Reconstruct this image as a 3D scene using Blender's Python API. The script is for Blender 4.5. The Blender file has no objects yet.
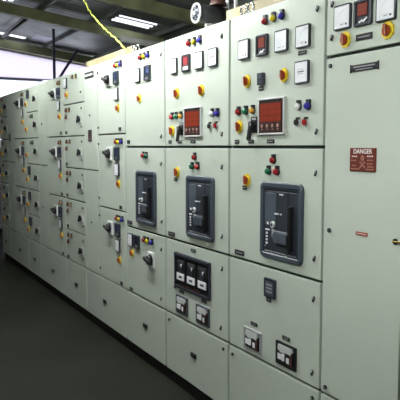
import bpy, bmesh, math, random
from mathutils import Vector, Matrix
random.seed(7)
S = bpy.context.scene
COL = S.collection
PI = math.pi

# ------------------------------------------------------------------ materials
def mat(name, rgb, rough=.5, metal=0., spec=.5, bump=0., bscale=40., var=0., vscale=3., emit=None, estr=0., coat=0.):
    m = bpy.data.materials.new(name); m.use_nodes = True
    nt = m.node_tree; b = nt.nodes['Principled BSDF']
    b.inputs['Base Color'].default_value = (*rgb, 1)
    b.inputs['Roughness'].default_value = rough
    b.inputs['Metallic'].default_value = metal
    b.inputs['Specular IOR Level'].default_value = spec
    b.inputs['Coat Weight'].default_value = coat
    tc = nt.nodes.new('ShaderNodeTexCoord')
    if var:
        n = nt.nodes.new('ShaderNodeTexNoise'); n.inputs['Scale'].default_value = vscale; n.inputs['Detail'].default_value = 6
        nt.links.new(tc.outputs['Object'], n.inputs['Vector'])
        r = nt.nodes.new('ShaderNodeValToRGB')
        r.color_ramp.elements[0].position = .3; r.color_ramp.elements[1].position = .7
        r.color_ramp.elements[0].color = (*[c*(1-var) for c in rgb], 1)
        r.color_ramp.elements[1].color = (*[min(1, c*(1+var)) for c in rgb], 1)
        nt.links.new(n.outputs['Fac'], r.inputs['Fac']); nt.links.new(r.outputs['Color'], b.inputs['Base Color'])
    if bump:
        n = nt.nodes.new('ShaderNodeTexNoise'); n.inputs['Scale'].default_value = bscale; n.inputs['Detail'].default_value = 4
        nt.links.new(tc.outputs['Object'], n.inputs['Vector'])
        bp = nt.nodes.new('ShaderNodeBump'); bp.inputs['Strength'].default_value = bump; bp.inputs['Distance'].default_value = .01
        nt.links.new(n.outputs['Fac'], bp.inputs['Height']); nt.links.new(bp.outputs['Normal'], b.inputs['Normal'])
    if emit:
        b.inputs['Emission Color'].default_value = (*emit, 1); b.inputs['Emission Strength'].default_value = estr
    return m

M = {
 'paint':   mat('panel_paint', (.575, .625, .553), .42, bump=.04, bscale=160, var=.025, vscale=2.5),
 'gapshade':  mat('door_gap_shade', (.032, .04, .036), .8),  # dark colour that paints shade into the gaps around the doors
 'plinth':  mat('plinth_black', (.012, .012, .011), .6),
 'black':   mat('black_plastic', (.014, .014, .016), .38),
 'bezel':   mat('bezel_plastic', (.028, .032, .045), .4),
 'dial':    mat('dial_white', (.9, .9, .95), .5),
 'ink':     mat('printed_ink', (.05, .05, .06), .7),
 'greyink': mat('printed_grey', (.36, .36, .38), .7),
 'yellow':  mat('yellow_plate', (.85, .62, .03), .4),
 'knobred': mat('orange_red_knob', (.34, .05, .012), .35),
 'red':     mat('red_lens', (.36, .015, .02), .25, coat=.3),
 'green':   mat('green_lens', (.01, .16, .07), .25, coat=.3),
 'amber':   mat('amber_lens', (.75, .36, .04), .25, coat=.3),
 'ylens':   mat('yellow_lens', (.8, .66, .02), .25, coat=.3),
 'blue':    mat('blue_lens', (.05, .04, .42), .25, coat=.3),
 'white':   mat('white_lens', (.85, .85, .85), .25, coat=.3),
 'screen':  mat('dark_screen', (.03, .035, .05), .15),
 'bluescr': mat('blue_grey_screen', (.045, .06, .13), .2),
 'redscr':  mat('red_display', (.17, .022, .010), .3, emit=(.8, .06, .02), estr=.01),
 'pinkscr': mat('bright_red_display', (.33, .03, .05), .3, emit=(.8, .05, .08), estr=.04),
 'redlit':  mat('red_digits', (.27, .035, .016), .3, emit=(1., .1, .04), estr=.02),
 'relaygrey': mat('relay_frame_grey', (.66, .66, .66), .4),
 'maroon':  mat('relay_lower_panel', (.045, .018, .016), .4),
 'rubutton':mat('pink_grey_button', (.42, .25, .22), .4),
 'slate':   mat('breaker_frame', (.062, .076, .1), .4),
 'slate2':  mat('breaker_front', (.03, .036, .048), .35, bump=.05),
 'slate3':  mat('breaker_cover', (.075, .09, .115), .35),
 'chrome':  mat('chrome', (.75, .76, .76), .18, metal=1),
 'steel':   mat('galvanised_steel', (.5, .52, .55), .35, metal=.9, var=.1),
 'plate':   mat('nameplate_black', (.016, .016, .018), .35),
 'lightplate': mat('light_grey_plate', (.62, .63, .62), .4),
 'whiteplate': mat('white_plate', (.8, .81, .82), .4),
 'dullred': mat('dull_red_lens', (.16, .035, .022), .4),
 'dullamber': mat('dull_amber_lens', (.36, .2, .07), .4),
 'brown':   mat('brown_moulding', (.075, .03, .024), .5),
 'sign':    mat('danger_sign_red', (.135, .022, .012), .4),
 'signwhite': mat('sign_white_print', (.8, .74, .7), .5),
 'signpink':  mat('sign_faded_print', (.42, .2, .15), .6),
 'tagred':  mat('red_tag', (.36, .06, .035), .5),
 'brass':   mat('brass', (.5, .34, .1), .3, metal=1),
 'tray':    mat('tan_cable_tray', (.33, .275, .155), .6, var=.35, vscale=6),
 'cable':   mat('yellow_green_cable', (.62, .66, .1), .45),
 'whitecable': mat('white_cable', (.8, .8, .78), .45),
 'beam':    mat('olive_beam_paint', (.36, .37, .2), .6, var=.3, vscale=3),
 'purlin':  mat('purlin_steel', (.2, .21, .19), .5, var=.3, vscale=4),
 'roof':    mat('roof_sheet', (.30, .31, .30), .38, metal=.35, var=.45, vscale=1.3),
 'rooflit':    mat('roof_sheet_lit', (.55, .55, .62), .4, metal=.4, var=.1),  # paler copy of the roof sheet, bright light put into its colour
 'wall':    mat('white_wall', (.8, .775, .83), .75, var=.04, bump=.05, bscale=25),
 'wallgrey':mat('grey_wall', (.13, .135, .12), .85, var=.2, bump=.05, bscale=25),
 'floor':   mat('dark_floor', (.011, .0125, .0065), .75, spec=.22, var=.35, vscale=1.6, bump=.12, bscale=18),
 'frame':   mat('window_frame', (.42, .38, .5), .5),
 'housing': mat('lamp_housing', (.8, .8, .8), .4),
 'tube':    mat('fluorescent_tube', (1, 1, 1), .5, emit=(.96, 1., .97), estr=62.),
 'tube_dim': mat('dim_fluorescent_tube', (1, 1, 1), .5, emit=(.94, 1., .93), estr=35.),  # weaker emission, set to keep the far-left cabinets darker
 'tube_fill': mat('fill_fluorescent_tube', (1, 1, 1), .5, emit=(.95, 1., .95), estr=64.),  # stronger emission for the added fill batten
 'post':    mat('purple_grey_post', (.12, .11, .19), .5),
}
def pane_material(name, mix, tint):
    m = bpy.data.materials.new(name); m.use_nodes = True; nt = m.node_tree
    nt.nodes.remove(nt.nodes['Principled BSDF']); out = nt.nodes['Material Output']
    a = nt.nodes.new('ShaderNodeBsdfTransparent'); t = nt.nodes.new('ShaderNodeBsdfTranslucent')
    a.inputs[0].default_value = (.95, .97, 1, 1); t.inputs[0].default_value = (*tint, 1)
    mx = nt.nodes.new('ShaderNodeMixShader'); mx.inputs[0].default_value = mix
    nt.links.new(a.outputs[0], mx.inputs[1]); nt.links.new(t.outputs[0], mx.inputs[2]); nt.links.new(mx.outputs[0], out.inputs[0])
    return m
M['pane'] = pane_material('window_pane', .3, (.9, .92, 1)); M['milky'] = pane_material('milky_pane', .85, (.72, .68, .78))

# ------------------------------------------------------------------ mesh builder
class MB:
    """collects shapes and becomes ONE mesh"""
    def __init__(s): s.bm = bmesh.new(); s.mats = []
    def mi(s, m):
        if m not in s.mats: s.mats.append(m)
        return s.mats.index(m)
    def _merge(s, tmp, m, mtx=None):
        if mtx is not None: bmesh.ops.transform(tmp, matrix=mtx, verts=tmp.verts)
        k = s.mi(m); vm = {}
        for v in tmp.verts: vm[v] = s.bm.verts.new(v.co)
        for f in tmp.faces:
            try:
                nf = s.bm.faces.new([vm[v] for v in f.verts]); nf.material_index = k; nf.smooth = f.smooth
            except ValueError: pass
        tmp.free(); return s
    def box(s, x0, x1, y0, y1, z0, z1, m, bev=0., seg=1, mtx=None):
        t = bmesh.new(); bmesh.ops.create_cube(t, size=1)
        for v in t.verts:
            v.co = Vector((x0+(v.co.x+.5)*(x1-x0), y0+(v.co.y+.5)*(y1-y0), z0+(v.co.z+.5)*(z1-z0)))
        if bev: bmesh.ops.bevel(t, geom=t.edges[:], offset=bev, segments=seg, affect='EDGES', profile=.5)
        return s._merge(t, m, mtx)
    def cyl(s, r0, r1, y0, y1, m, x=0., z=0., n=20, bev=0., mtx=None):
        """cylinder/cone along Y, radius r0 at y0 and r1 at y1"""
        t = bmesh.new(); bmesh.ops.create_cone(t, cap_ends=True, segments=n, radius1=r0, radius2=r1, depth=1)
        bmesh.ops.transform(t, matrix=Matrix.Translation((x, (y0+y1)/2, z)) @ Matrix.Diagonal((1, 1 if y1 > y0 else 1, 1, 1)) @ Matrix.Rotation(-PI/2, 4, 'X') @ Matrix.Diagonal((1, 1, y1-y0, 1)), verts=t.verts)
        if y1 < y0: bmesh.ops.reverse_faces(t, faces=t.faces)
        if bev:
            e = [e for e in t.edges if len(e.link_faces) == 2 and e.calc_face_angle(0) > .8]
            bmesh.ops.bevel(t, geom=e, offset=bev, segments=2, affect='EDGES')
        for f in t.faces: f.smooth = len(f.verts) == 4
        return s._merge(t, m, mtx)
    def dome(s, r, h, y, m, x=0., z=0., n=18, k=5):
        """half-ellipsoid bulging towards -Y"""
        t = bmesh.new(); rings = []
        for i in range(k):
            a = i/k*PI/2
            rings.append([t.verts.new((x+r*math.cos(a)*math.cos(j/n*2*PI), y-h*math.sin(a), z+r*math.cos(a)*math.sin(j/n*2*PI))) for j in range(n)])
        top = t.verts.new((x, y-h, z))
        for i in range(k-1):
            for j in range(n): t.faces.new((rings[i][j], rings[i][(j+1)%n], rings[i+1][(j+1)%n], rings[i+1][j]))
        for j in range(n): t.faces.new((rings[-1][j], rings[-1][(j+1)%n], top))
        for f in t.faces: f.smooth = True
        return s._merge(t, m)
    def rframe(s, w, h, r, bar, y0, y1, m, n=5, chamf=0.):
        """rounded rectangular frame in XZ, centred, front at y0 back at y1"""
        def loop(W, Hh, R, y):
            pts = []
            for cx, cz, a0 in ((W/2-R, Hh/2-R, 0), (-W/2+R, Hh/2-R, PI/2), (-W/2+R, -Hh/2+R, PI), (W/2-R, -Hh/2+R, 1.5*PI)):
                for i in range(n+1):
                    a = a0+i/n*PI/2; pts.append((cx+R*math.cos(a), y, cz+R*math.sin(a)))
            return pts
        t = bmesh.new(); c = chamf
        L = [loop(w, h, r, y1), loop(w, h, r, y0+c), loop(w-2*c, h-2*c, max(r-c, .001), y0),
             loop(w-2*bar+2*c, h-2*bar+2*c, max(r-bar+c, .003), y0), loop(w-2*bar, h-2*bar, max(r-bar, .002), y0+c), loop(w-2*bar, h-2*bar, max(r-bar, .002), y1)]
        V = [[t.verts.new(p) for p in q] for q in L]; k = len(V[0])
        for a in range(len(V)):
            b = (a+1) % len(V)
            for j in range(k): t.faces.new((V[a][j], V[a][(j+1)%k], V[b][(j+1)%k], V[b][j]))
        bmesh.ops.recalc_face_normals(t, faces=t.faces)
        return s._merge(t, m)
    def prism(s, pts, y0, y1, m):
        """outline in XZ extruded y0..y1"""
        t = bmesh.new()
        a = [t.verts.new((p[0], y0, p[1])) for p in pts]; b = [t.verts.new((p[0], y1, p[1])) for p in pts]
        t.faces.new(a); t.faces.new(b[::-1])
        for i in range(len(pts)): t.faces.new((a[i], b[i], b[(i+1)%len(pts)], a[(i+1)%len(pts)]))
        bmesh.ops.recalc_face_normals(t, faces=t.faces)
        return s._merge(t, m)
    def tube(s, pts, r, m, n=8):
        t = bmesh.new(); P = [Vector(p) for p in pts]; rings = []
        for i, p in enumerate(P):
            d = (P[min(i+1, len(P)-1)]-P[max(i-1, 0)]).normalized()
            u = d.cross(Vector((0, 0, 1)) if abs(d.z) < .9 else Vector((1, 0, 0))).normalized(); w = d.cross(u)
            rings.append([t.verts.new(p+r*(math.cos(j/n*2*PI)*u+math.sin(j/n*2*PI)*w)) for j in range(n)])
        for i in range(len(P)-1):
            for j in range(n): t.faces.new((rings[i][j], rings[i][(j+1)%n], rings[i+1][(j+1)%n], rings[i+1][j]))
        t.faces.new(rings[0]); t.faces.new(rings[-1][::-1])
        bmesh.ops.recalc_face_normals(t, faces=t.faces)
        for f in t.faces: f.smooth = len(f.verts) == 4
        return s._merge(t, m)
    def torus(s, R, r, c, m, axis='Y', n=24, k=8):
        t = bmesh.new(); V = []
        for i in range(n):
            a = i/n*2*PI
            V.append([])
            for j in range(k):
                b = j/k*2*PI; q = R+r*math.cos(b)
                p = (q*math.cos(a), r*math.sin(b), q*math.sin(a)) if axis == 'Y' else (r*math.sin(b), q*math.cos(a), q*math.sin(a))
                V[-1].append(t.verts.new(Vector(p)+Vector(c)))
        for i in range(n):
            for j in range(k): t.faces.new((V[i][j], V[(i+1)%n][j], V[(i+1)%n][(j+1)%k], V[i][(j+1)%k]))
        bmesh.ops.recalc_face_normals(t, faces=t.faces)
        for f in t.faces: f.smooth = True
        return s._merge(t, m)
    def text(s, body, size, m, x=0., z=0., y=0., depth=.0008, bold=.0):
        cu = bpy.data.curves.new('lettering', 'FONT'); cu.body = body; cu.size = size; cu.align_x = 'CENTER'; cu.align_y = 'CENTER'
        cu.extrude = depth; cu.offset = bold
        o = bpy.data.objects.new('lettering', cu); COL.objects.link(o)
        dg = bpy.context.evaluated_depsgraph_get(); me = bpy.data.meshes.new_from_object(o.evaluated_get(dg))
        t = bmesh.new(); t.from_mesh(me); bpy.data.meshes.remove(me)
        bpy.data.objects.remove(o); bpy.data.curves.remove(cu)
        return s._merge(t, m, Matrix.Translation((x, y, z)) @ Matrix.Rotation(PI/2, 4, 'X'))
    def mesh(s, name):
        me = bpy.data.meshes.new(name); s.bm.to_mesh(me); s.bm.free()
        for m in s.mats: me.materials.append(M[m])
        return me

def link(name, data, parent=None, loc=(0, 0, 0), label=None, cat=None, group=None, kind=None):
    o = bpy.data.objects.new(name, data); COL.objects.link(o)
    if parent: o.parent = parent
    o.location = loc
    for k, v in (('label', label), ('category', cat), ('group', group), ('kind', kind)):
        if v: o[k] = v
    return o
def structure(name, mb, parent=None):
    return link(name, mb.mesh(name), parent, kind='structure')

# ------------------------------------------------------------------ instrument kit (origin on the door face, front is -Y)
# each kit entry: list of (part name, mesh, (parent index or None), offset, label)
KIT = {}
DEPTH = {'meter': .5, 'dmeter': .5, 'lamp': .72, 'btn': .72, 'ysw': .62, 'feeder': .72, 'smallknob': .7, 'relay': .45, 'pistol': .75, 'triple': .6, 'mccb': .6, 'sqdev': .6}
def kit(key, *entries):
    sc = DEPTH.get(key.split('_')[0], 1.)
    for e in entries:
        for v in e[1].bm.verts: v.co.y *= sc
    KIT[key] = [(e[0], e[1].mesh(e[0]), e[2], e[3] if len(e) > 3 else (0, 0, 0)) for e in entries]

def dial(style, w=.1, h=.104):
    d = MB(); d.box(-w/2+.006, w/2-.006, -.0275, -.02, -h/2+.007, h/2-.007, 'dial')
    y = -.0287
    if style == 'arc':
        n = 14
        for i in range(n+1):                                     # scale ticks on a quarter arc, needle and unit mark
            a = PI*.5+i/n*PI*.5; L = .005 if i % 7 else .008
            c, q = math.cos(a), math.sin(a); R = .058
            x0, z0 = .034+R*c, -.03+R*q; x1, z1 = .034+(R+L)*c, -.03+(R+L)*q
            d.prism([(x0-.0004*q, z0+.0004*c), (x1-.0004*q, z1+.0004*c), (x1+.0004*q, z1-.0004*c), (x0+.0004*q, z0-.0004*c)], y, -.027, 'greyink')
        d.box(-.008, .012, y, -.026, -.0335, -.030, 'greyink'); d.box(.024, .033, y, -.026, -.036, -.028, 'ink')
        d.prism([(.030, -.03), (-.026, -.0225), (.030, -.0285)], y-.0004, -.026, 'greyink')
    elif style == 'bar':
        d.box(-.024, .022, y, -.026, -.001, .004, 'ink'); d.box(-.024, .018, y, -.026, -.009, -.006, 'greyink')
        d.box(-.022, .026, y, -.026, .010, .012, 'greyink')
    else:
        d.box(-.02, .006, y, -.026, -.033, -.030, 'greyink'); d.box(.02, .029, y, -.026, -.035, -.029, 'greyink')
    return d
def frame(w, h, dep=.028, m='bezel', bar=.0055):
    f = MB(); f.rframe(w, h, .008, bar, -dep, 0, m, n=3, chamf=.002); f.box(-w/2+.004, w/2-.004, -.018, 0, -h/2+.004, h/2-.004, m)
    return f
for st in ('arc', 'bar', 'plain'): kit('meter_'+st, ('panel_meter', frame(.1, .104), None), ('dial', dial(st), 0))
kit('meter_slim', ('panel_meter', frame(.085, .1), None), ('dial', dial('plain', .085, .1), 0))

def digital(key, scr, bez='bezel', w=.1, h=.104, scribble=False, lowwhite=False, digits='redlit'):
    f = frame(w, h, .03, bez, .011)
    d = MB(); d.box(-w*.27, w*.27, -.026, -.016, -h*.12, h*.36, scr)
    if digits:
        for k in range(3):
            for i in range(4):
                x = -w*.2+i*w*.105; z = h*.27-k*h*.145
                d.box(x, x+w*.06, -.0265, -.02, z-.0032, z+.0032, digits)
    q = MB()
    if scribble:
        q.prism([(-.022, -.036), (.0, -.028), (.006, -.032), (.026, -.021), (.030, -.026), (.006, -.040), (-.002, -.036), (-.016, -.042)], -.0262, -.017, 'dial')
    elif lowwhite:
        q.box(-w*.34, w*.34, -.0262, -.017, -.041, -.020, 'dial')
    else:
        q.box(-w*.16, w*.16, -.0262, -.017, -.036, -.030, 'greyink')
    kit(key, ('digital_meter', f, None), ('display', d, 0), ('keypad_strip' if not scribble else 'printed_mark', q, 0))
digital('dmeter', 'redscr', scribble=True)
digital('dmeter_white', 'pinkscr', bez='bezel', lowwhite=True)
digital('dmeter_blue', 'bluescr', bez='bezel', digits=None)
digital('dmeter_dark', 'screen', bez='bezel', w=.096, h=.1, digits=None)

def lamp(key, lens, r=.0155, ln=.026):
    b = MB(); b.cyl(r*1.22, r*1.22, -.010, 0, 'black', bev=.0015); b.box(-r*.6, r*.9, -.018, 0, r*.7, r*1.9, 'black')
    l = MB(); l.cyl(r, r, -.010-ln*.55, -.010, lens); l.dome(r, ln*.45, -.010-ln*.55, lens)
    kit(key, ('indicator_lamp', b, None), ('lens', l, 0))
for c in ('red', 'green', 'amber', 'ylens', 'blue', 'white'): lamp('lamp_'+c, c)
def button(key, c, ring='chrome'):
    b = MB(); b.cyl(.019, .019, -.008, 0, ring, bev=.0015); b.box(-.006, .014, -.014, 0, .013, .024, 'black')
    l = MB(); l.cyl(.0145, .0135, -.022, -.008, c, bev=.001)
    kit(key, ('push_button', b, None), ('button_cap', l, 0))
lamp('lamp_dullred', 'dullred', .0135, .02); lamp('lamp_dullamber', 'dullamber', .0135, .02)
button('btn_black', 'black', 'lightplate'); button('btn_red', 'red', 'lightplate')

def selector(key, w=.06, h=.066):
    p = MB(); c = w*.3; p.prism([(-w/2+c, -h/2), (w/2-c, -h/2), (w/2, -h/2+c), (w/2, h/2-c), (w/2-c, h/2), (-w/2+c, h/2), (-w/2, h/2-c), (-w/2, -h/2+c)], -.010, 0, 'yellow'); p.cyl(w*.34, w*.34, -.016, -.010, 'yellow')
    k = MB(); k.cyl(w*.36, w*.32, -.026, -.016, 'knobred', bev=.001)
    k.box(-w*.10, w*.10, -.042, -.024, -w*.40, w*.40, 'knobred', .003, mtx=Matrix.Rotation(-.12, 4, 'Y'))
    kit(key, ('selector_switch', p, None), ('knob', k, 0))
selector('ysw'); selector('ysw_small', .046, .062)

# black pistol-grip switch
p = MB(); p.box(-.032, .032, -.012, 0, -.03, .052, 'black', .003); p.cyl(.026, .024, -.03, -.012, 'black', z=.01, bev=.002)
p.box(-.018, .018, -.0128, -.012, .034, .046, 'greyink')
g = MB(); g.box(-.014, .014, -.052, -.03, -.005, .026, 'black', .004)
g.prism([(-.013, .0), (.012, .0), (.004, -.035), (-.004, -.066), (-.022, -.072), (-.028, -.062), (-.018, -.03)], -.05, -.034, 'black')
g.box(.006, .012, -.0528, -.05, .004, .02, 'greyink')
kit('pistol', ('control_switch', p, None), ('pistol_grip', g, 0))

# display relay with red rows and four buttons  .22 x .182
W, Hh = .222, .184
f = MB(); f.rframe(W, Hh, .004, .009, -.03, 0, 'relaygrey', n=2, chamf=.002); f.box(-W/2+.006, W/2-.006, -.022, 0, -Hh/2+.006, Hh/2-.006, 'black')
d = MB(); d.box(-.094, .088, -.0265, -.02, -.028, .066, 'redscr')
for k in range(3):
    z = .050-k*.031
    for i in range(6):
        x = -.08+i*.028
        d.box(x, x+.018, -.0268, -.024, z-.010, z+.010, 'redlit'); d.box(x+.005, x+.013, -.0271, -.024, z+.002, z+.006, 'redscr'); d.box(x+.005, x+.013, -.0271, -.024, z-.006, z-.002, 'redscr')
bp = MB(); bp.box(-.094, .088, -.0258, -.02, -.078, -.030, 'maroon')
ks = []
for i in range(4):
    b = MB(); x = -.073+i*.045
    b.cyl(.0095, .0085, -.032, -.0258, 'rubutton', bev=.001); b.box(-.004, .004, -.027, -.025, -.022, -.013, 'rubutton')
    ks.append(('button', b, 0, (x, 0, -.047)))
kit('relay', ('display_relay', f, None), ('display', d, 0), ('button_panel', bp, 0), *ks)

# air circuit breaker .35 x .392
W, Hh = .344, .390
f = MB(); f.rframe(W, Hh, .030, .030, -.016, .0, 'slate', n=6, chamf=.006); f.rframe(W-.05, Hh-.05, .012, .014, -.012, .0, 'bezel', n=4, chamf=.002)
fp = MB(); fp.box(-.143, .143, -.004, .0, -.163, .163, 'slate2'); fp.box(-.135, .06, -.010, -.003, -.155, .150, 'slate2', .003)
fp.box(.066, .136, -.010, -.003, -.155, .150, 'slate2', .003); fp.box(-.13, -.035, -.013, -.01, -.02, .14, 'slate3', .002)
fp.box(-.012, .022, -.0108, -.0098, .132, .139, 'dial')
hub = MB()
pts = [(-.065+.02*math.cos(a), .01+.03*math.sin(a)) for a in [PI/2+i/6*PI/2 for i in range(7)]]
hub.box(-.015, .088, -.03, -.009, -.112, -.045, 'slate3', .010, 2); hub.cyl(.034, .034, -.03, -.009, 'slate3', x=-.01, z=-.078, bev=.004)
hd = MB(); hd.box(.084, .106, -.038, -.009, -.128, .085, 'black', .006, 2); hd.box(.088, .102, -.046, -.03, -.12, -.05, 'black', .004)
mks = []
for x0, x1, z0, z1 in ((-.045, -.015, .034, .041), (.0, .012, .034, .041), (-.108, -.094, -.022, -.008), (-.122, -.088, -.052, -.045)):
    mk = MB(); mk.box(x0, x1, -.0142, -.009, z0, z1, 'dial'); mks.append(('printed_mark', mk, 0))
for k in range(4): mk = MB(); mk.box(-.121, -.105, -.0112, -.009, -.072-k*.017, -.062-k*.017, 'dial'); mks.append(('printed_mark', mk, 0))
pb = MB(); pb.cyl(.017, .016, -.024, -.009, 'lightplate', bev=.002); pb.cyl(.008, .008, -.026, -.024, 'black')
pb2 = MB(); pb2.box(-.014, .014, -.018, -.009, -.02, .02, 'greyink', .003)
kit('acb', ('circuit_breaker', f, None), ('front_panel', fp, 0), ('handle_hub', hub, 0), ('charging_handle', hd, 0), *mks,
    ('push_button', pb, 0, (-.052, 0, -.018)), ('position_indicator', pb2, 0, (-.05, 0, -.062)))

# small moulded breaker showing through a door cut-out .11 x .118
def mccb(key, fr, body):
    f = MB(); f.rframe(.165, .118, .004, .012, -.014, 0, fr, n=2, chamf=.002); f.box(-.078, .078, -.004, 0, -.055, .055, 'black')
    b = MB(); b.box(-.062, .062, -.02, -.003, -.046, .026, body, .003); b.box(-.02, .0, -.032, -.018, -.03, .006, 'dial', .003); b.box(-.058, -.03, -.0215, -.019, -.03, .0, 'dial'); b.box(.012, .034, -.0215, -.019, -.034, -.006, 'dial')
    l = MB(); l.prism([(-.055, .046), (.05, .046), (.056, .03), (.046, .012), (.02, .016), (-.03, .008), (-.058, .02)], -.023, -.003, 'lightplate')
    t = MB(); t.box(.04, .06, -.026, -.003, -.044, .012, 'brown' if body == 'black' else 'black', .002)
    kit(key, ('moulded_breaker', f, None), ('breaker_body', b, 0), ('rating_label', l, 0), ('terminal_cover', t, 0))
mccb('mccb', 'greyink', 'black'); mccb('mccb_dark', 'black', 'black'); mccb('mccb_brown', 'slate', 'brown')

# triple breaker window .465 x .23
f = MB(); f.rframe(.468, .232, .006, .016, -.022, 0, 'bezel', n=3, chamf=.003); f.box(-.222, .222, -.004, 0, -.104, .104, 'black')
f.box(-.23, .23, -.03, -.018, .094, .112, 'bezel', .003)
ent = [('breaker_window', f, None)]
for i in range(3):
    x = -.142+i*.143
    b = MB(); b.box(-.06, .06, -.018, -.003, -.075, .082, 'black', .004); b.box(-.048, .048, -.022, -.016, .052, .07, 'ink', .002); b.box(-.03, .03, -.028, -.016, .0, .045, 'bezel', .004); b.box(.012, .022, -.031, -.018, .03, .05, 'dial', .002)
    t = MB(); t.box(-.05, .05, -.026, -.016, -.060, -.014, 'dial', .002); t.box(-.016, .026, -.0268, -.025, -.044, -.030, 'ink')
    ent += [('breaker_pole', b, 0, (x, 0, 0)), ('white_tag', t, 0, (x, 0, 0))]
r = MB(); r.box(-.155, .11, -.010, -.003, -.1, -.084, 'black')
for i in range(7): r.box(-.15+i*.04, -.135+i*.04, -.016, -.003, -.1, -.088+.004*(i % 2), 'brown')
ent.append(('terminal_strip', r, 0))
kit('triple', *ent)

# feeder rotary handle with light plate
def feeder(key, sc=1.):
    p = MB(); p.box(-.052*sc, .056*sc, -.016, 0, -.056*sc, .056*sc, 'whiteplate', .003)
    p.cyl(.042*sc, .040*sc, -.02, -.012, 'black', n=24)
    k = MB(); k.cyl(.034*sc, .030*sc, -.05*sc, -.02, 'black', bev=.003); k.box(-.05*sc, .05*sc, -.072*sc, -.045*sc, -.012*sc, .012*sc, 'black', .004, 2, mtx=Matrix.Rotation(.25, 4, 'Y'))
    kit(key, ('rotary_handle', p, None), ('grip', k, 0))
feeder('feeder')
p = MB(); p.box(-.034, .042, -.010, 0, -.038, .038, 'lightplate', .003)
k = MB(); k.cyl(.029, .025, -.036, -.008, 'black', bev=.003); k.box(-.009, .009, -.05, -.034, -.036, .036, 'black', .003, mtx=Matrix.Rotation(.5, 4, 'Y'))
kit('smallknob', ('rotary_handle', p, None), ('grip', k, 0))

c = MB(); c.box(-.024, .024, -.02, 0, -.03, .03, 'bezel', .002); c2 = MB(); c2.box(-.018, .018, -.0215, -.019, .002, .022, 'slate3'); 
for i in range(3): c2.box(-.016+i*.012, -.008+i*.012, -.0215, -.019, -.02, -.008, 'slate3')
kit('counter', ('hour_counter', c, None), ('readout', c2, 0))
f = frame(.096, .1, .02, 'bezel', .012); d = MB(); d.box(-.034, .034, -.0205, -.016, -.034, .034, 'slate3')
for i in range(3): d.box(-.026, .026, -.0212, -.018, -.022+i*.018, -.014+i*.018, 'greyink')
kit('sqdev', ('square_controller', f, None), ('display', d, 0))
def plate(key, w, h, m='plate', line=True):
    p = MB(); p.box(-w/2, w/2, -.004, 0, -h/2, h/2, m, .0008)
    if line: p.box(-w*.36, w*.36, -.0046, -.0038, -h*.09, h*.09, 'greyink')
    kit(key, ('nameplate', p, None))
plate('np_s', .042, .023); plate('np_sq', .05, .028, line=False); plate('np_m', .06, .019); plate('np_l', .092, .026); plate('np_sw', .05, .019)
p = MB(); w, h = .162, .036
p.prism([(-w/2, -h/2), (-w/2+.012, -h/2+.004), (w/2-.012, -h/2+.004), (w/2, -h/2), (w/2, h/2), (w/2-.012, h/2-.004), (-w/2+.012, h/2-.004), (-w/2, h/2)], -.004, 0, 'plate')
p.box(-w*.38, w*.38, -.0048, -.0038, .002, .007, 'greyink'); p.box(-w*.3, w*.3, -.0048, -.0038, -.009, -.005, 'greyink')
for s in (-1, 1): p.cyl(.004, .004, -.006, -.003, 'chrome', x=s*(w/2-.007), n=10)
kit('np_notch', ('nameplate', p, None))
p = MB(); p.box(-.11, .11, -.005, 0, -.028, .028, 'plate', .001); p.box(-.095, .095, -.0058, -.0045, -.008, .008, 'dial')
kit('np_big', ('nameplate', p, None))
p = MB(); p.rframe(.085, .105, .003, .008, -.006, 0, 'bezel', n=2, chamf=.001); p.box(-.04, .04, -.004, 0, -.05, .05, 'brown'); p.box(-.04, .04, -.0055, -.003, .022, .05, 'plate'); p.box(-.028, .028, -.0045, -.003, -.03, -.026, 'greyink')
kit('np_tall', ('nameplate', p, None))
# quarter-turn lock, small bolt, recessed pull
l = MB(); l.cyl(.0105, .0105, -.003, 0, 'black', n=18); l.cyl(.009, .008, -.007, -.003, 'chrome', n=18); l.box(-.003, .003, -.013, -.005, -.011, .011, 'whiteplate', .001, mtx=Matrix.Rotation(.5, 4, 'Y'))  # white wing is a painted glint on the metal lock
l.box(-.002, .004, -.009, -.0, -.017, -.008, 'black')
kit('lock', ('lock', l, None))
l = MB(); l.cyl(.010, .009, -.008, 0, 'black', n=14, bev=.001); l.box(-.007, .007, -.0086, -.007, -.0015, .0015, 'steel')
kit('bolt', ('screw', l, None))
l = MB(); l.box(-.036, .036, -.006, 0, -.016, .016, 'black', .002); l.box(-.028, .028, -.012, -.004, .002, .009, 'black', .002)
kit('pull', ('handle', l, None))
l = MB(); l.cyl(.012, .012, -.006, 0, 'black'); l.box(-.012, .03, -.010, -.005, -.004, .004, 'brass', .0015)
kit('leverlock', ('lock', l, None))

# danger sign .15 x .1
sg = MB(); sg.box(-.075, .075, -.004, 0, -.049, .049, 'sign', .001)
tx = MB(); tx.text('DANGER', .0265, 'signwhite', 0, .034, -.0045, .0006, .0006)
sk = MB()                                                     # skull over crossed bones
sk.cyl(.0105, .0105, -.0052, -.004, 'signpink', x=.0, z=.008, n=20); sk.box(-.006, .006, -.0052, -.004, -.006, .002, 'signpink')
for s in (-1, 1):
    sk.cyl(.0026, .0026, -.0056, -.005, 'sign', x=s*.0042, z=.008, n=10)
    sk.box(-.020, .020, -.0050, -.004, -.0025, .0025, 'signpink', mtx=Matrix.Translation((0, 0, -.020)) @ Matrix.Rotation(s*.7, 4, 'Y'))
sk.prism([(-.0012, .002), (.0012, .002), (0, .006)], -.0056, -.005, 'sign')
for i in range(3): sk.box(-.0045+i*.0035, -.0035+i*.0035, -.0056, -.005, -.005, -.001, 'sign')
ln = MB()
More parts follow.
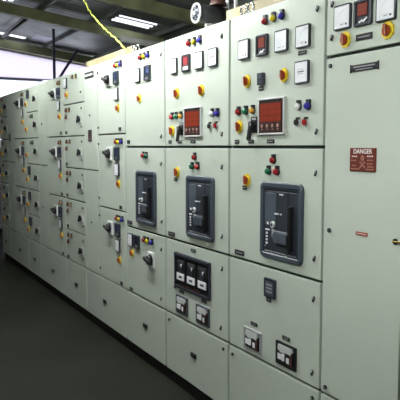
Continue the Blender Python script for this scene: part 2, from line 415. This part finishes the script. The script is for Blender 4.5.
for x0, x1, z in ((-.062, -.028, .014), (-.066, -.032, -.003), (-.06, -.036, -.024), (-.066, -.014, -.038), (.026, .062, .015), (.028, .062, -.001), (.026, .06, -.016), (.03, .064, -.028), (.02, .066, -.039)):
    n = max(2, int((x1-x0)/.009)); st = (x1-x0)/n
    for i in range(n): ln.box(x0+i*st, x0+(i+.72)*st, -.0047, -.004, z-.0028, z+.0028, 'signwhite' if z > 0 else 'signpink')
kit('danger', ('warning_sign', sg, None), ('lettering', tx, 0), ('skull_emblem', sk, 0), ('small_print', ln, 0))
sg = MB(); sg.box(-.034, .034, -.003, 0, -.0075, .0075, 'tagred', .0006); sg.box(-.028, .028, -.0036, -.003, -.0012, .0018, 'signwhite')
kit('redtag', ('warning_tag', sg, None))
# lifting eye
l = MB(); l.torus(.026, .007, (0, 0, .034), 'chrome'); l.cyl(.012, .012, -.012, .012, 'chrome', z=.006, n=12); l.box(-.02, .02, -.02, .02, 0, .006, 'chrome')
kit('eye', ('lifting_eye', l, None))

LAB = {'lamp_red': 'red indicator lamp', 'lamp_green': 'green indicator lamp', 'lamp_amber': 'amber indicator lamp', 'lamp_ylens': 'yellow indicator lamp',
       'lamp_dullred': 'dull red indicator lamp', 'lamp_dullamber': 'dull amber indicator lamp', 'lamp_blue': 'blue indicator lamp', 'lamp_white': 'white indicator lamp', 'btn_black': 'black push button', 'btn_red': 'red push button',
       'ysw': 'yellow square switch with orange-red knob', 'ysw_small': 'yellow square switch with orange-red knob', 'pistol': 'black control switch with pistol grip',
       'relay': 'relay with red display rows and four buttons', 'acb': 'dark slate air circuit breaker in rounded frame', 'mccb': 'small breaker in a light frame', 'mccb_dark': 'small breaker in a black frame', 'mccb_brown': 'small brown breaker in a grey frame',
       'triple': 'black window showing three breakers with white tags', 'feeder': 'black rotary handle on a light plate', 'smallknob': 'small black rotary handle',
       'meter_arc': 'white square meter with black bezel', 'meter_bar': 'white square meter with a printed bar', 'meter_plain': 'white square meter with black bezel', 'meter_slim': 'white square meter with black bezel',
       'dmeter': 'dark meter with red display', 'dmeter_white': 'meter with bright red display', 'dmeter_blue': 'meter with blue-grey screen', 'dmeter_dark': 'meter with dark screen',
       'danger': 'dark red DANGER sign with skull', 'redtag': 'small red tag', 'np_big': 'large black nameplate with white band', 'np_tall': 'tall dark plate'}

def place(key, parent, x, z, y=0.):
    """put an instrument on a parent at local x, z"""
    objs = []
    for name, me, par, off in KIT[key]:
        if par is None: o = link(name, me, parent, (x, y, z), LAB.get(key))
        else: o = link(name, me, objs[par], off)
        objs.append(o)
    return objs[0]

# ------------------------------------------------------------------ cabinets
TOP, BASE, PL = 2.325, .495, .09
GRP = 'switchgear cabinets standing side by side in one row'
def cabinet(x0, x1, label, doors, gx=.006, gz=.007, depth=.85):
    """doors: list of (name, x0, x1, z0, z1); returns root, list of doors, to-local function"""
    cx = (x0+x1)/2
    root = link('switchgear_cabinet', None, None, (cx, 0, 0), label, 'electrical cabinet', GRP)
    root.empty_display_size = .2
    b = MB(); w = (x1-x0)/2-.0015
    b.box(-w, w, .022, depth, PL, TOP, 'paint'); b.box(-w+.001, w-.001, .0205, .0225, PL+.001, TOP-.004, 'gapshade')  # dark sheet on the body front stands for shade in the door gaps
    link('body', b.mesh('cabinet_body'), root)
    p = MB(); p.box(-w, w, .03, depth-.02, 0, PL, 'plinth'); link('plinth', p.mesh('plinth'), root)
    out = []
    for nm, a, c, z0, z1 in doors:
        hw, hh = (c-a)/2, (z1-z0)/2
        ga = gx if abs(a-x0) < 1e-4 else gx*.4; gc = gx if abs(c-x1) < 1e-4 else gx*.4
        d = MB(); d.box(-hw+ga, hw-gc, 0, .02, -hh+gz, hh-(gz if z1 < TOP-.01 else .001), 'paint', .003, 2)
        out.append(link(nm, d.mesh(nm), root, ((a+c)/2-cx, 0, (z0+z1)/2)))
    return root, out
def on(root, doors, items):
    """items: (kind, world x, world z). Locks, plates and handles belong to the door they sit on, instruments to the cabinet."""
    cx = root.location.x
    for key, x, z in items:
        if key in ('lock', 'bolt', 'pull', 'leverlock') or key.startswith('np_') :
            best = min(doors, key=lambda d: max(0, abs(cx+d.location.x-x)-d.dimensions.x/2)+max(0, abs(d.location.z-z)-d.dimensions.z/2))
            place(key, best, x-cx-best.location.x, z-best.location.z)
        else: place(key, root, x-cx, z)

M1, M2 = 1.622, 1.007
# --- narrow cabinet with the danger sign
x0, x1 = -2.138, -1.668
r, d = cabinet(x0, x1, 'narrow cabinet at the right end carrying the red danger sign on its tall plain door',
               [('door', x0, x1, 2.015, TOP), ('door', x0, x1, BASE, 2.015), ('cover_panel', x0, x1, PL, BASE)])
on(r, d, [('meter_arc', -2.026, 2.17), ('dmeter', -1.905, 2.167), ('meter_arc', -1.780, 2.163), ('ysw', -2.010, 2.075), ('ysw', -1.772, 2.075), ('np_l', -1.902, 2.071),
          ('lock', -2.098, 2.241), ('lock', -2.098, 2.099), ('np_notch', -1.897, 1.948), ('bolt', -2.101, 1.975), ('danger', -1.893, 1.570), ('redtag', -1.891, 1.262),
          ('bolt', -2.090, 1.254), ('leverlock', -1.705, 1.254), ('bolt', -2.097, .531)])

def incomer(x0, x1, label, off):
    return cabinet(x0, x1, label, [('door', x0, x1, M1, TOP), ('door', x0, x1, M2, M1), ('door', x0, x1, BASE, M2), ('cover_panel', x0, x1, PL, BASE)], gx=.010, gz=.0075)
# --- cabinet with the square controller over two small breakers
x0, x1 = -2.938, -2.138
r, d = incomer(x0, x1, 'wide cabinet beside the danger sign cabinet, with two small breakers and a small square screen', 0)
on(r, d, [('lamp_red', -2.594, 2.252), ('lamp_ylens', -2.523, 2.254), ('lamp_blue', -2.456, 2.253), ('meter_arc', -2.785, 2.138), ('dmeter', -2.618, 2.137), ('meter_plain', -2.455, 2.135), ('meter_arc', -2.290, 2.131),
          ('np_m', -2.298, 2.058), ('meter_bar', -2.294, 1.969), ('ysw', -2.758, 1.969), ('ysw', -2.436, 1.969), ('counter', -2.620, 1.968), ('np_s', -2.629, 1.921),
          ('lamp_red', -2.836, 1.812), ('lamp_green', -2.765, 1.812), ('lamp_amber', -2.699, 1.812), ('ysw', -2.832, 1.732), ('pistol', -2.682, 1.728), ('relay', -2.532, 1.776),
          ('np_s', -2.856, 1.651), ('np_sw', -2.717, 1.651), ('np_m', -2.542, 1.651), ('lamp_white', -2.316, 1.812), ('lamp_blue', -2.247, 1.811), ('btn_black', -2.326, 1.738), ('btn_red', -2.266, 1.737),
          ('lock', -2.192, 1.696), ('lock', -2.196, 2.241), ('lamp_red', -2.512, 1.557), ('lamp_green', -2.552, 1.500), ('lamp_red', -2.481, 1.500), ('ysw', -2.752, 1.446), ('np_s', -2.776, 1.404),
          ('acb', -2.443, 1.253), ('np_l', -2.825, 1.042), ('lock', -2.192, 1.508), ('lock', -2.192, 1.114), ('sqdev', -2.530, .902), ('np_s', -2.545, .839), ('lock', -2.192, .924), ('lock', -2.194, .572),
          ('mccb', -2.688, .585), ('np_m', -2.677, .676), ('mccb_dark', -2.392, .590), ('np_m', -2.396, .676), ('bolt', -2.889, .447), ('bolt', -2.187, .447)])
# --- cabinet with the triple breaker window
x0, x1 = -3.760, -2.938
r, d = incomer(x0, x1, 'wide cabinet with a black window of three white-tagged breakers below its round-cornered breaker', 1)
on(r, d, [('lamp_red', -3.405, 2.257), ('lamp_ylens', -3.337, 2.257), ('lamp_blue', -3.268, 2.257), ('meter_slim', -3.608, 2.143), ('dmeter_white', -3.442, 2.143), ('meter_plain', -3.276, 2.140), ('meter_bar', -3.112, 2.138),
          ('lock', -3.019, 2.248), ('ysw', -3.577, 1.965), ('ysw', -3.250, 1.960), ('lamp_red', -3.642, 1.818), ('lamp_green', -3.579, 1.818), ('lamp_amber', -3.513, 1.818), ('ysw', -3.645, 1.727), ('pistol', -3.500, 1.727),
          ('relay', -3.356, 1.776), ('np_s', -3.678, 1.655), ('np_sw', -3.539, 1.655), ('np_m', -3.361, 1.655), ('lamp_white', -3.119, 1.816), ('lamp_blue', -3.060, 1.815), ('btn_black', -3.150, 1.745), ('btn_red', -3.080, 1.746),
          ('lock', -3.017, 1.699), ('lamp_red', -3.333, 1.559), ('lamp_green', -3.365, 1.500), ('lamp_red', -3.295, 1.501), ('ysw', -3.576, 1.459), ('np_s', -3.600, 1.410), ('lock', -3.016, 1.513),
          ('acb', -3.267, 1.252), ('np_l', -3.662, 1.042), ('lock', -3.014, 1.112), ('np_m', -3.358, .974), ('triple', -3.373, .815), ('np_m', -3.516, .676), ('np_m', -3.222, .679),
          ('mccb_brown', -3.512, .590), ('mccb_brown', -3.233, .587), ('lock', -3.010, .923), ('lock', -3.022, .570), ('bolt', -3.612, .69), ('pull', -3.356, .297), ('bolt', -3.70, .447), ('bolt', -2.99, .447)])
# --- narrower breaker cabinet
x0, x1 = -4.462, -3.760
r, d = incomer(x0, x1, 'cabinet with one black rotary handle on its low door and a breaker above', 2)
on(r, d, [('lamp_red', -4.147, 2.263), ('lamp_ylens', -4.082, 2.263), ('lamp_blue', -4.015, 2.263), ('meter_slim', -4.200, 2.142), ('dmeter_blue', -4.026, 2.144), ('ysw_small', -4.172, 1.973), ('lock', -3.812, 2.247), ('lock', -3.816, 1.700),
          ('np_sq', -4.393, 1.660), ('lamp_red', -4.110, 1.560), ('lamp_green', -4.056, 1.558), ('lock', -3.818, 1.511), ('acb', -4.068, 1.254), ('np_l', -4.383, 1.042), ('lock', -3.814, 1.114),
          ('meter_slim', -4.362, .909), ('dmeter_dark', -4.240, .908), ('lamp_red', -4.102, .942), ('lamp_ylens', -4.044, .942), ('lamp_blue', -3.973, .941), ('ysw_small', -4.335, .810), ('feeder', -3.985, .812),
          ('lock', -3.824, .918), ('lock', -3.832, .567), ('np_m', -4.368, .525), ('pull', -4.106, .295)])

F3 = [1.725, 1.110]
def feeder_doors(a, b): return [('door', a, b, F3[0], TOP), ('door', a, b, F3[1], F3[0]), ('door', a, b, BASE, F3[1])]
def feeder_items(b, knob=-.325, near=False):
    L = []
    for k, t in enumerate((TOP, F3[0], F3[1])):
        L += [('feeder', b+knob-.01, t-.158), ('lamp_red' if near else 'lamp_dullred', b-.178, t-.064), ('lamp_ylens' if near else 'lamp_dullamber', b-.125, t-.064), ('dmeter_blue', b-.168, t-.158), ('meter_slim', b-.166, t-.285), ('ysw_small', b-.136, t-.398)]
    return L
# --- feeder cabinet with cable alley
x0, xm, x1 = -5.437, -5.078, -4.462
r, d = cabinet(x0, x1, 'three-door feeder cabinet with a large black nameplate on the blank strip at its left',
               [('cover_panel', x0, xm, 1.415, TOP), ('cover_panel', x0, xm, BASE, 1.415)]+feeder_doors(xm, x1)+[('cover_panel', x0, x1, PL, BASE)], gx=.006, gz=.006)
L = feeder_items(x1, near=True)
for t in (TOP, F3[0], F3[1]): L += [('lamp_blue', x1-.066, t-.064), ('bolt', -5.055, t-.078), ('bolt', -5.055, t-.54)]
L += [('np_big', -5.275, 2.253), ('np_tall', -5.276, 1.720), ('np_sq', -4.568, 1.762), ('np_sq', -4.568, 1.142), ('np_sq', -4.568, .526), ('bolt', -5.272, .946), ('bolt', -5.272, 1.9), ('pull', -4.957, .290)]
on(r, d, L)

def six(a, b): 
    z = [TOP, 2.032, 1.725, 1.417, 1.108, .800, BASE]
    return [('door', a, b, z[i+1], z[i]) for i in range(6)]
def six_items(b, first):
    L = []; z = [TOP, 2.032, 1.725, 1.417, 1.108, .800]
    for i, t in enumerate(z):
        if i == 0 and first == 'meter':
            L += [('meter_slim', b-.535, t-.082), ('ysw_small', b-.498, t-.20), ('lamp_dullred', b-.306, t-.05), ('lamp_dullamber', b-.205, t-.052), ('bolt', b-.08, t-.2)]
            continue
        if first == 'screen' and i in (0, 3, 4, 5):
            L += [('dmeter_dark', b-.43, t-.08), ('ysw_small', b-.52, t-.19), ('smallknob', b-.09, t-.155)]
        elif first == 'screen':
            L += [('lamp_dullred', b-.31, t-.06), ('lamp_green', b-.24, t-.06), ('ysw_small', b-.53, t-.2), ('smallknob', b-.09, t-.155)]
        else:
            L += [('lamp_dullred', b-.525, t-.058), ('lamp_dullamber', b-.43, t-.058), ('lamp_dullred', b-.53, t-.125), ('smallknob', b-.115, t-.155), ('np_sq', b-.545, t-.272), ('bolt', b-.07, t-.055), ('bolt', b-.07, t-.225)]
    return L
# --- six-door column
x0, x1 = -6.051, -5.437
r, d = cabinet(x0, x1, 'nearer narrow cabinet of six small stacked doors, beside the large nameplate cabinet', six(x0, x1)+[('cover_panel', x0, x1, PL, BASE)], gx=.004, gz=.006)
on(r, d, six_items(x1, 'meter')+[('pull', -5.744, .283)])
# --- second feeder cabinet
x0, xm, x1 = -7.060, -6.690, -6.051
r, d = cabinet(x0, x1, 'three-door feeder cabinet standing between the two narrow six-door cabinets',
               [('cover_panel', x0, xm, 1.415, TOP), ('cover_panel', x0, xm, BASE, 1.415)]+feeder_doors(xm, x1)+[('cover_panel', x0, x1, PL, BASE)], gx=.004, gz=.006)
L = feeder_items(x1)+[('bolt', -6.885, .946), ('bolt', -6.885, 1.875), ('pull', -6.556, .275)]
for z in (1.762, 1.142, .526): L.append(('np_sq', x1-.12, z))
on(r, d, L)
# --- far six-door column
x0, x1 = -7.622, -7.060
r, d = cabinet(x0, x1, 'farther narrow cabinet of six small doors with dark screens and yellow switches', six(x0, x1)+[('cover_panel', x0, x1, PL, BASE)], gx=.004, gz=.006)
on(r, d, six_items(x1, 'screen')+[('pull', -7.337, .279)])
# --- third feeder cabinet
x0, xm, x1 = -8.668, -8.302, -7.622
r, d = cabinet(x0, x1, 'farther feeder cabinet with a dark plate on its blank strip, second from the left end',
               [('cover_panel', x0, xm, 1.415, TOP), ('cover_panel', x0, xm, BASE, 1.415)]+feeder_doors(xm, x1)+[('cover_panel', x0, x1, PL, BASE)], gx=.004, gz=.006)
on(r, d, feeder_items(x1, -.35)+[('np_tall', -8.527, 1.746), ('pull', -8.1, .279)])
# --- end column
x0, x1 = -9.200, -8.668
r, d = cabinet(x0, x1, 'last cabinet of the row at the far left end, cut by the picture edge', six(x0, x1)+[('cover_panel', x0, x1, PL, BASE)], gx=.004, gz=.006)
L = []
for i, t in enumerate([TOP, 2.032, 1.725, 1.417, 1.108, .800]): L += [('smallknob', x1-.06, t-.155), ('ysw_small', x1-.36, t-.2), ('lamp_dullred', x1-.3, t-.06)]
on(r, d, L+[('pull', -8.93, .28)])

# ------------------------------------------------------------------ room
XL, XR, YF, YB = -12.5, 2.6, -3.6, 2.75
K = .12
def zr(y, base=3.6): return base-K*y                          # underside of the rafters
fl = MB(); fl.box(XL-.2, XR+.2, YF-.2, YB+.2, -.1, 0, 'floor'); structure('floor', fl)
def slab(x0, x1, y0, y1, zlo, zhi):
    tb = bmesh.new()
    vs = [tb.verts.new((x, y, f(y))) for f in (zlo, zhi) for x, y in ((x0, y0), (x1, y0), (x1, y1), (x0, y1))]
    for q in ((3, 2, 1, 0), (4, 5, 6, 7), (0, 1, 5, 4), (1, 2, 6, 5), (2, 3, 7, 6), (3, 0, 4, 7)): tb.faces.new([vs[k] for k in q])
    return tb
def slope_bar(x0, x1, y0, y1, zl, h, m):
    b = MB(); tb = bmesh.new()
    vs = [tb.verts.new((x, y, zr(y, zl)+dz)) for dz in (0, h) for x, y in ((x0, y0), (x1, y0), (x1, y1), (x0, y1))]
    for q in ((3, 2, 1, 0), (4, 5, 6, 7), (0, 1, 5, 4), (1, 2, 6, 5), (2, 3, 7, 6), (3, 0, 4, 7)): tb.faces.new([vs[k] for k in q])
    return b._merge(tb, m)
# roof: corrugated sheet with two milky skylights
holes = [(-9.36, -8.93, 1.78, 2.42), (-12.29, -11.92, .42, 1.12)]
t = MB(); bm = t.bm; t.mi('roof'); t.mi('rooflit')
ys = sorted({YF-.3, YB+.3, *[h[2] for h in holes], *[h[3] for h in holes], 1.2, 1.68})
xs = [XL-.3+i*.03 for i in range(int((XR-XL+.6)/.03)+1)]
grid = [[bm.verts.new((x, y, zr(y)+.235+.011*math.sin(x/.15*2*PI))) for y in ys] for x in xs]
for i in range(len(xs)-1):
    for j in range(len(ys)-1):
        mx, my = (xs[i]+xs[i+1])/2, (ys[j]+ys[j+1])/2
        if any(h[0] < mx < h[1] and h[2] < my < h[3] for h in holes): continue
        f = bm.faces.new((grid[i][j], grid[i][j+1], grid[i+1][j+1], grid[i+1][j])); f.smooth = True
        if -12.25 < mx < -11.6 and 1.2 < my < 1.68: f.material_index = 1  # paler patch stands for brightly lit sheets
o = structure('ceiling', t); sm = o.modifiers.new('sheet', 'SOLIDIFY'); sm.thickness = .004; sm.offset = 1
for i, (a, b, c, e) in enumerate(holes):
    p = MB(); tb = bmesh.new()
    vs = [tb.verts.new((x, y, zr(y)+.262+dz)) for dz in (0, .004) for x, y in ((a-.05, c-.05), (b+.05, c-.05), (b+.05, e+.05), (a-.05, e+.05))]
    for q in ((3, 2, 1, 0), (4, 5, 6, 7), (0, 1, 5, 4), (1, 2, 6, 5), (2, 3, 7, 6), (3, 0, 4, 7)): tb.faces.new([vs[k] for k in q])
    p._merge(tb, 'pane')
    q = slope_bar((a+b)/2-.012, (a+b)/2+.012, c-.05, e+.05, 3.6+.245, .016, 'purlin'); structure('trim_%d' % (20+i), q)
    structure('window_%d' % (i+2), p)
n = 1
for x in (-12.36, -9.5, -7.64, -5.0, -2.4, .2): structure('trim_%d' % n, slope_bar(x-.055, x+.055, YF, YB, 3.6, .155, 'beam')); n += 1
for y in (-2.6, -1.7, -.8, .1, .72, 1.55, 2.62): structure('trim_%d' % n, slope_bar(XL, XR, y-.018, y+.018, 3.755, .066, 'purlin')); n += 1
# walls
wy0, wy1, wz0 = .3, 2.62, 1.55                                 # window opening in the far (left) wall, behind the row
def wz1(y): return zr(y, 3.6)-.02
w = MB()
w.box(XL-.15, XL, YF, wy0, 0, 3.75, 'wall'); w.box(XL-.15, XL, wy1, YB, 0, 3.45, 'wall'); w.box(XL-.15, XL, wy0, wy1, 0, wz0, 'wall')
w._merge(slab(XL-.15, XL, wy0, wy1, lambda y: wz1(y), lambda y: zr(y)+.2), 'wall')
structure('wall_left', w)
wf = MB()
for y in (wy0, wy1-.04): wf.box(XL-.1, XL-.06, y, y+.04, wz0, wz1(y+.04), 'wall')
wf.box(XL-.1, XL-.05, wy0, wy1, wz0, wz0+.05, 'wall'); wf.box(XL-.1, XL+.02, wy0, 1.52, 2.93, 2.965, 'frame'); wf.box(XL-.1, XL-.06, wy0, wy1, 2.965, 2.985, 'wall')
wo = structure('window_1', wf)
pn = MB(); pn.box(XL-.085, XL-.08, wy0+.01, wy1-.01, wz0+.02, 2.96, 'pane'); structure('pane', pn, wo)
pn = MB(); pn._merge(slab(XL-.085, XL-.08, wy0+.01, wy1-.01, lambda y: 2.97, lambda y: wz1(y)-.005), 'milky'); structure('milky_pane', pn, wo)
for nm, b in (('wall_back', (XL, XR, YB, YB+.15, 0, 3.48)), ('wall_front', (XL, XR, YF-.15, YF, 0, 4.22)), ('wall_right', (XR, XR+.15, YF, YB, 0, 3.9))):
    q = MB(); q.box(*b, 'wallgrey'); structure(nm, q)

# ------------------------------------------------------------------ loose things
# cable tray along the top of the cabinets
def tray(x0, x1, label):
    L = (x1-x0)/2
    t = link('cable_tray', None, None, ((x0+x1)/2, .09, TOP), label, 'cable tray', 'cable trays on the cabinet tops')
    b = MB(); b.box(-L, L, .006, .26, 0, .006, 'tray'); b.box(-L, L, 0, .006, 0, .085, 'tray'); b.box(-L, L, .254, .26, 0, .1, 'tray')
    link('channel', b.mesh('channel'), t)
    for k, (y, rr) in enumerate(((.05, .022), (.12, .018), (.19, .025))):
        n = int(2*L/.15)
        q = MB(); q.tube([(-L+.02+i*(2*L-.04)/n, y+.010*math.sin(i*1.7+k), .008+rr+.10*max(0, math.sin(i*1.1+2*k)-.75)) for i in range(n+1)], rr, 'whitecable' if k == 1 else 'black'); link('cable', q.mesh('tray_cable'), t)
tray(-5.62, -4.48, 'tan cable tray on the cabinet tops where the yellow-green cable comes down')
tray(-3.12, -2.16, 'tan cable tray on the cabinet tops to the right of the siren')
for x, lb in ((-2.86, 'chrome lifting eye, left one of the pair above the square-screen cabinet'), (-2.79, 'chrome lifting eye, right one of the pair above the square-screen cabinet'),
              (-4.37, 'chrome lifting eye nearest the foot of the yellow-green cable'), (-4.30, 'chrome lifting eye right of the foot of the yellow-green cable')):
    me = KIT['eye'][0][1]; link('lifting_eye', me, None, (x, .04, TOP), lb, 'lifting eye', 'lifting eyes on the cabinet tops')
# round siren on a bracket
px, py, pz = -3.415, .10, 2.449
t = link('alarm_siren', None, None, (px, py, TOP), 'round alarm siren with white rim on a bracket standing on the cabinet tops', 'siren')
h = pz-TOP
b = MB(); b.torus(.056, .007, (0, -.05, h), 'whitecable', n=32, k=10); link('rim', b.mesh('rim'), t)
b = MB(); b.cyl(.054, .054, -.05, .17, 'black', z=h, n=32, bev=.006); link('housing', b.mesh('siren_housing'), t)
b = MB(); b.cyl(.022, .050, -.02-.035, -.049, 'screen', z=h, n=28); b.cyl(.012, .010, -.066, -.05, 'lightplate', z=h); 
for i in range(6):
    b.box(-.003, .003, -.056, -.05, .02, .048, 'slate', mtx=Matrix.Translation((0, 0, h)) @ Matrix.Rotation(i*PI/3, 4, 'Y'))
link('grille', b.mesh('grille'), t)
b = MB(); b.box(-.05, .05, -.03, .09, 0, .008, 'whitecable', .002); b.box(-.015, .015, .02, .06, 0, h-.055, 'whitecable', .002); b.box(-.02, .02, .17, .18, 0, h+.1, 'whitecable', .002); b.box(.105, .12, .16, .18, 0, .25, 'whitecable', .002); b.box(-.05, .12, .05, .19, .0, .008, 'whitecable', .002)
link('bracket', b.mesh('bracket'), t)
b = MB(); b.dome(.055, .05, 0, 'brown'); me = b.mesh('beacon'); o = link('beacon', me, t, (.0, .11, h+.062)); o.rotation_euler = (-PI/2, 0, 0)
# cables
c = MB()
def catm(P, n=8):
    P = [Vector(p) for p in P]; Q = [P[0]]+P+[P[-1]]; out = []
    for i in range(1, len(Q)-2):
        for j in range(n):
            u = j/n; a, b_, c_, d_ = Q[i-1], Q[i], Q[i+1], Q[i+2]
            out.append(.5*((2*b_)+(c_-a)*u+(2*a-5*b_+4*c_-d_)*u*u+(3*b_-a-3*c_+d_)*u**3))
    out.append(P[-1]); return out
CABLE = [(-6.12, .05, 3.81), (-5.95, .05, 3.52), (-5.75, .05, 3.23), (-5.64, .05, 3.069), (-5.53, .05, 2.956), (-5.37, .05, 2.820), (-5.20, .05, 2.719), (-5.05, .05, 2.635), (-4.89, .05, 2.555), (-4.71, .05, 2.469), (-4.56, .05, 2.385), (-4.47, .05, 2.345)]
P = catm(CABLE); P = [p+Vector((.003*math.sin(i*1.1), 0, .005*math.sin(i*1.3)*(i < len(P)-10))) for i, p in enumerate(P)]
c.tube(P, .008, 'cable'); link('cable', c.mesh('hanging_cable'), None, (0, 0, 0), 'yellow-green cable hanging from the roof down to the cabinet tops', 'cable')
WHITE = [(-9.97, .73, 3.70), (-10.16, .6, 3.67), (-10.58, .60, 3.66), (-10.91, .58, 3.64), (-11.41, .58, 3.62), (-11.63, .57, 3.6)]
c = MB(); c.tube(catm(WHITE), .012, 'whitecable'); link('cable', c.mesh('white_flex'), None, (0, 0, 0), 'short white crooked flex dangling under the roof at the far left', 'cable')
# post and brace behind the row
c = MB(); c.box(-.02, .02, -.02, .02, 0, zr(1.2)+.16, 'post', .003); link('steel_post', c.mesh('steel_post'), None, (-10.53, 1.2, 0), 'thin dark upright post before the white end wall behind the cabinets', 'post')
c = MB(); c.tube([(-11.5, -.32, .02), (-11.5, 1.93, 3.45)], .025, 'post', 10); link('leaning_pole', c.mesh('leaning_pole'), None, (0, 0, 0), 'dark pole leaning diagonally before the bright end wall, right of the upright post', 'pole')
# white conduit under the roof slope
c = MB(); c.tube([(-8, 1.4, 3.10), (-8, 1.9, 3.06), (-8, YB, 3.03)], .045, 'whitecable', 10); link('pipe', c.mesh('pipe'), None, (0, 0, 0), 'white pipe stub sticking out of the dark back wall', 'pipe')
# fluorescent batten over the aisle (above the frame)
def batten(x, y, label, zz=3.05, tube='tube'):
    z = zz
    t = link('ceiling_light', None, None, (x, y, z), label, 'ceiling light', 'fluorescent battens over the aisle')
    b = MB(); b.box(-.62, .62, -.05, .05, .0, .06, 'housing', .006); link('housing', b.mesh('lamp_housing'), t)
    for s in (-1, 1):
        b = MB(); b.tube([(-.58, s*.03, -.022), (.58, s*.03, -.022)], .016, tube, 12); link('tube', b.mesh('tube'), t)
        b = MB(); b.box(-.605, -.575, s*.03-.016, s*.03+.016, -.04, .0, 'housing'); b.box(.575, .605, s*.03-.016, s*.03+.016, -.04, .0, 'housing'); link('tube_holder', b.mesh('tube_holder'), t)
        b = MB(); b.tube([(s*.45, 0, .06), (s*.45, 0, zr(y)+.2-z)], .006, 'steel'); link('hanger_rod', b.mesh('hanger_rod'), t)
batten(-6.98, -.65, 'fluorescent batten over the aisle, the farthest one', 2.9, 'tube_dim')
batten(-4.88, -.65, 'fluorescent batten over the aisle before the large nameplate cabinet', 2.9, 'tube')
batten(-3.55, -.65, 'fluorescent batten over the aisle before the siren', 2.9, 'tube')
batten(-1.4, -1.7, 'added fill batten brightening the cabinets nearest the danger sign', 2.5, 'tube_fill')  # unseen fill lamp, added to light the right-hand cabinets from the front

# ------------------------------------------------------------------ world, camera
wd = bpy.data.worlds.new('World'); S.world = wd; wd.use_nodes = True
bg = wd.node_tree.nodes['Background']; bg.inputs[0].default_value = (.93, .96, 1, 1); bg.inputs[1].default_value = 1.0

cam = bpy.data.cameras.new('Camera'); co = bpy.data.objects.new('Camera', cam); COL.objects.link(co)
cam.sensor_width = 36; cam.lens = 615/400*36; cam.clip_start = .05
pitch = math.atan(53.5/615); yaw = math.atan(345/math.hypot(615, 53.5))
co.location = (0, -1.83, 1.625)
fwd = Vector((-math.cos(yaw)*math.cos(pitch), math.sin(yaw)*math.cos(pitch), -math.sin(pitch)))
co.rotation_euler = fwd.to_track_quat('-Z', 'Y').to_euler()
S.camera = co
S.view_settings.view_transform = 'Standard'; S.view_settings.look = 'None'; S.view_settings.gamma = 1; S.view_settings.use_curve_mapping = False
S.view_settings.exposure = 1.0
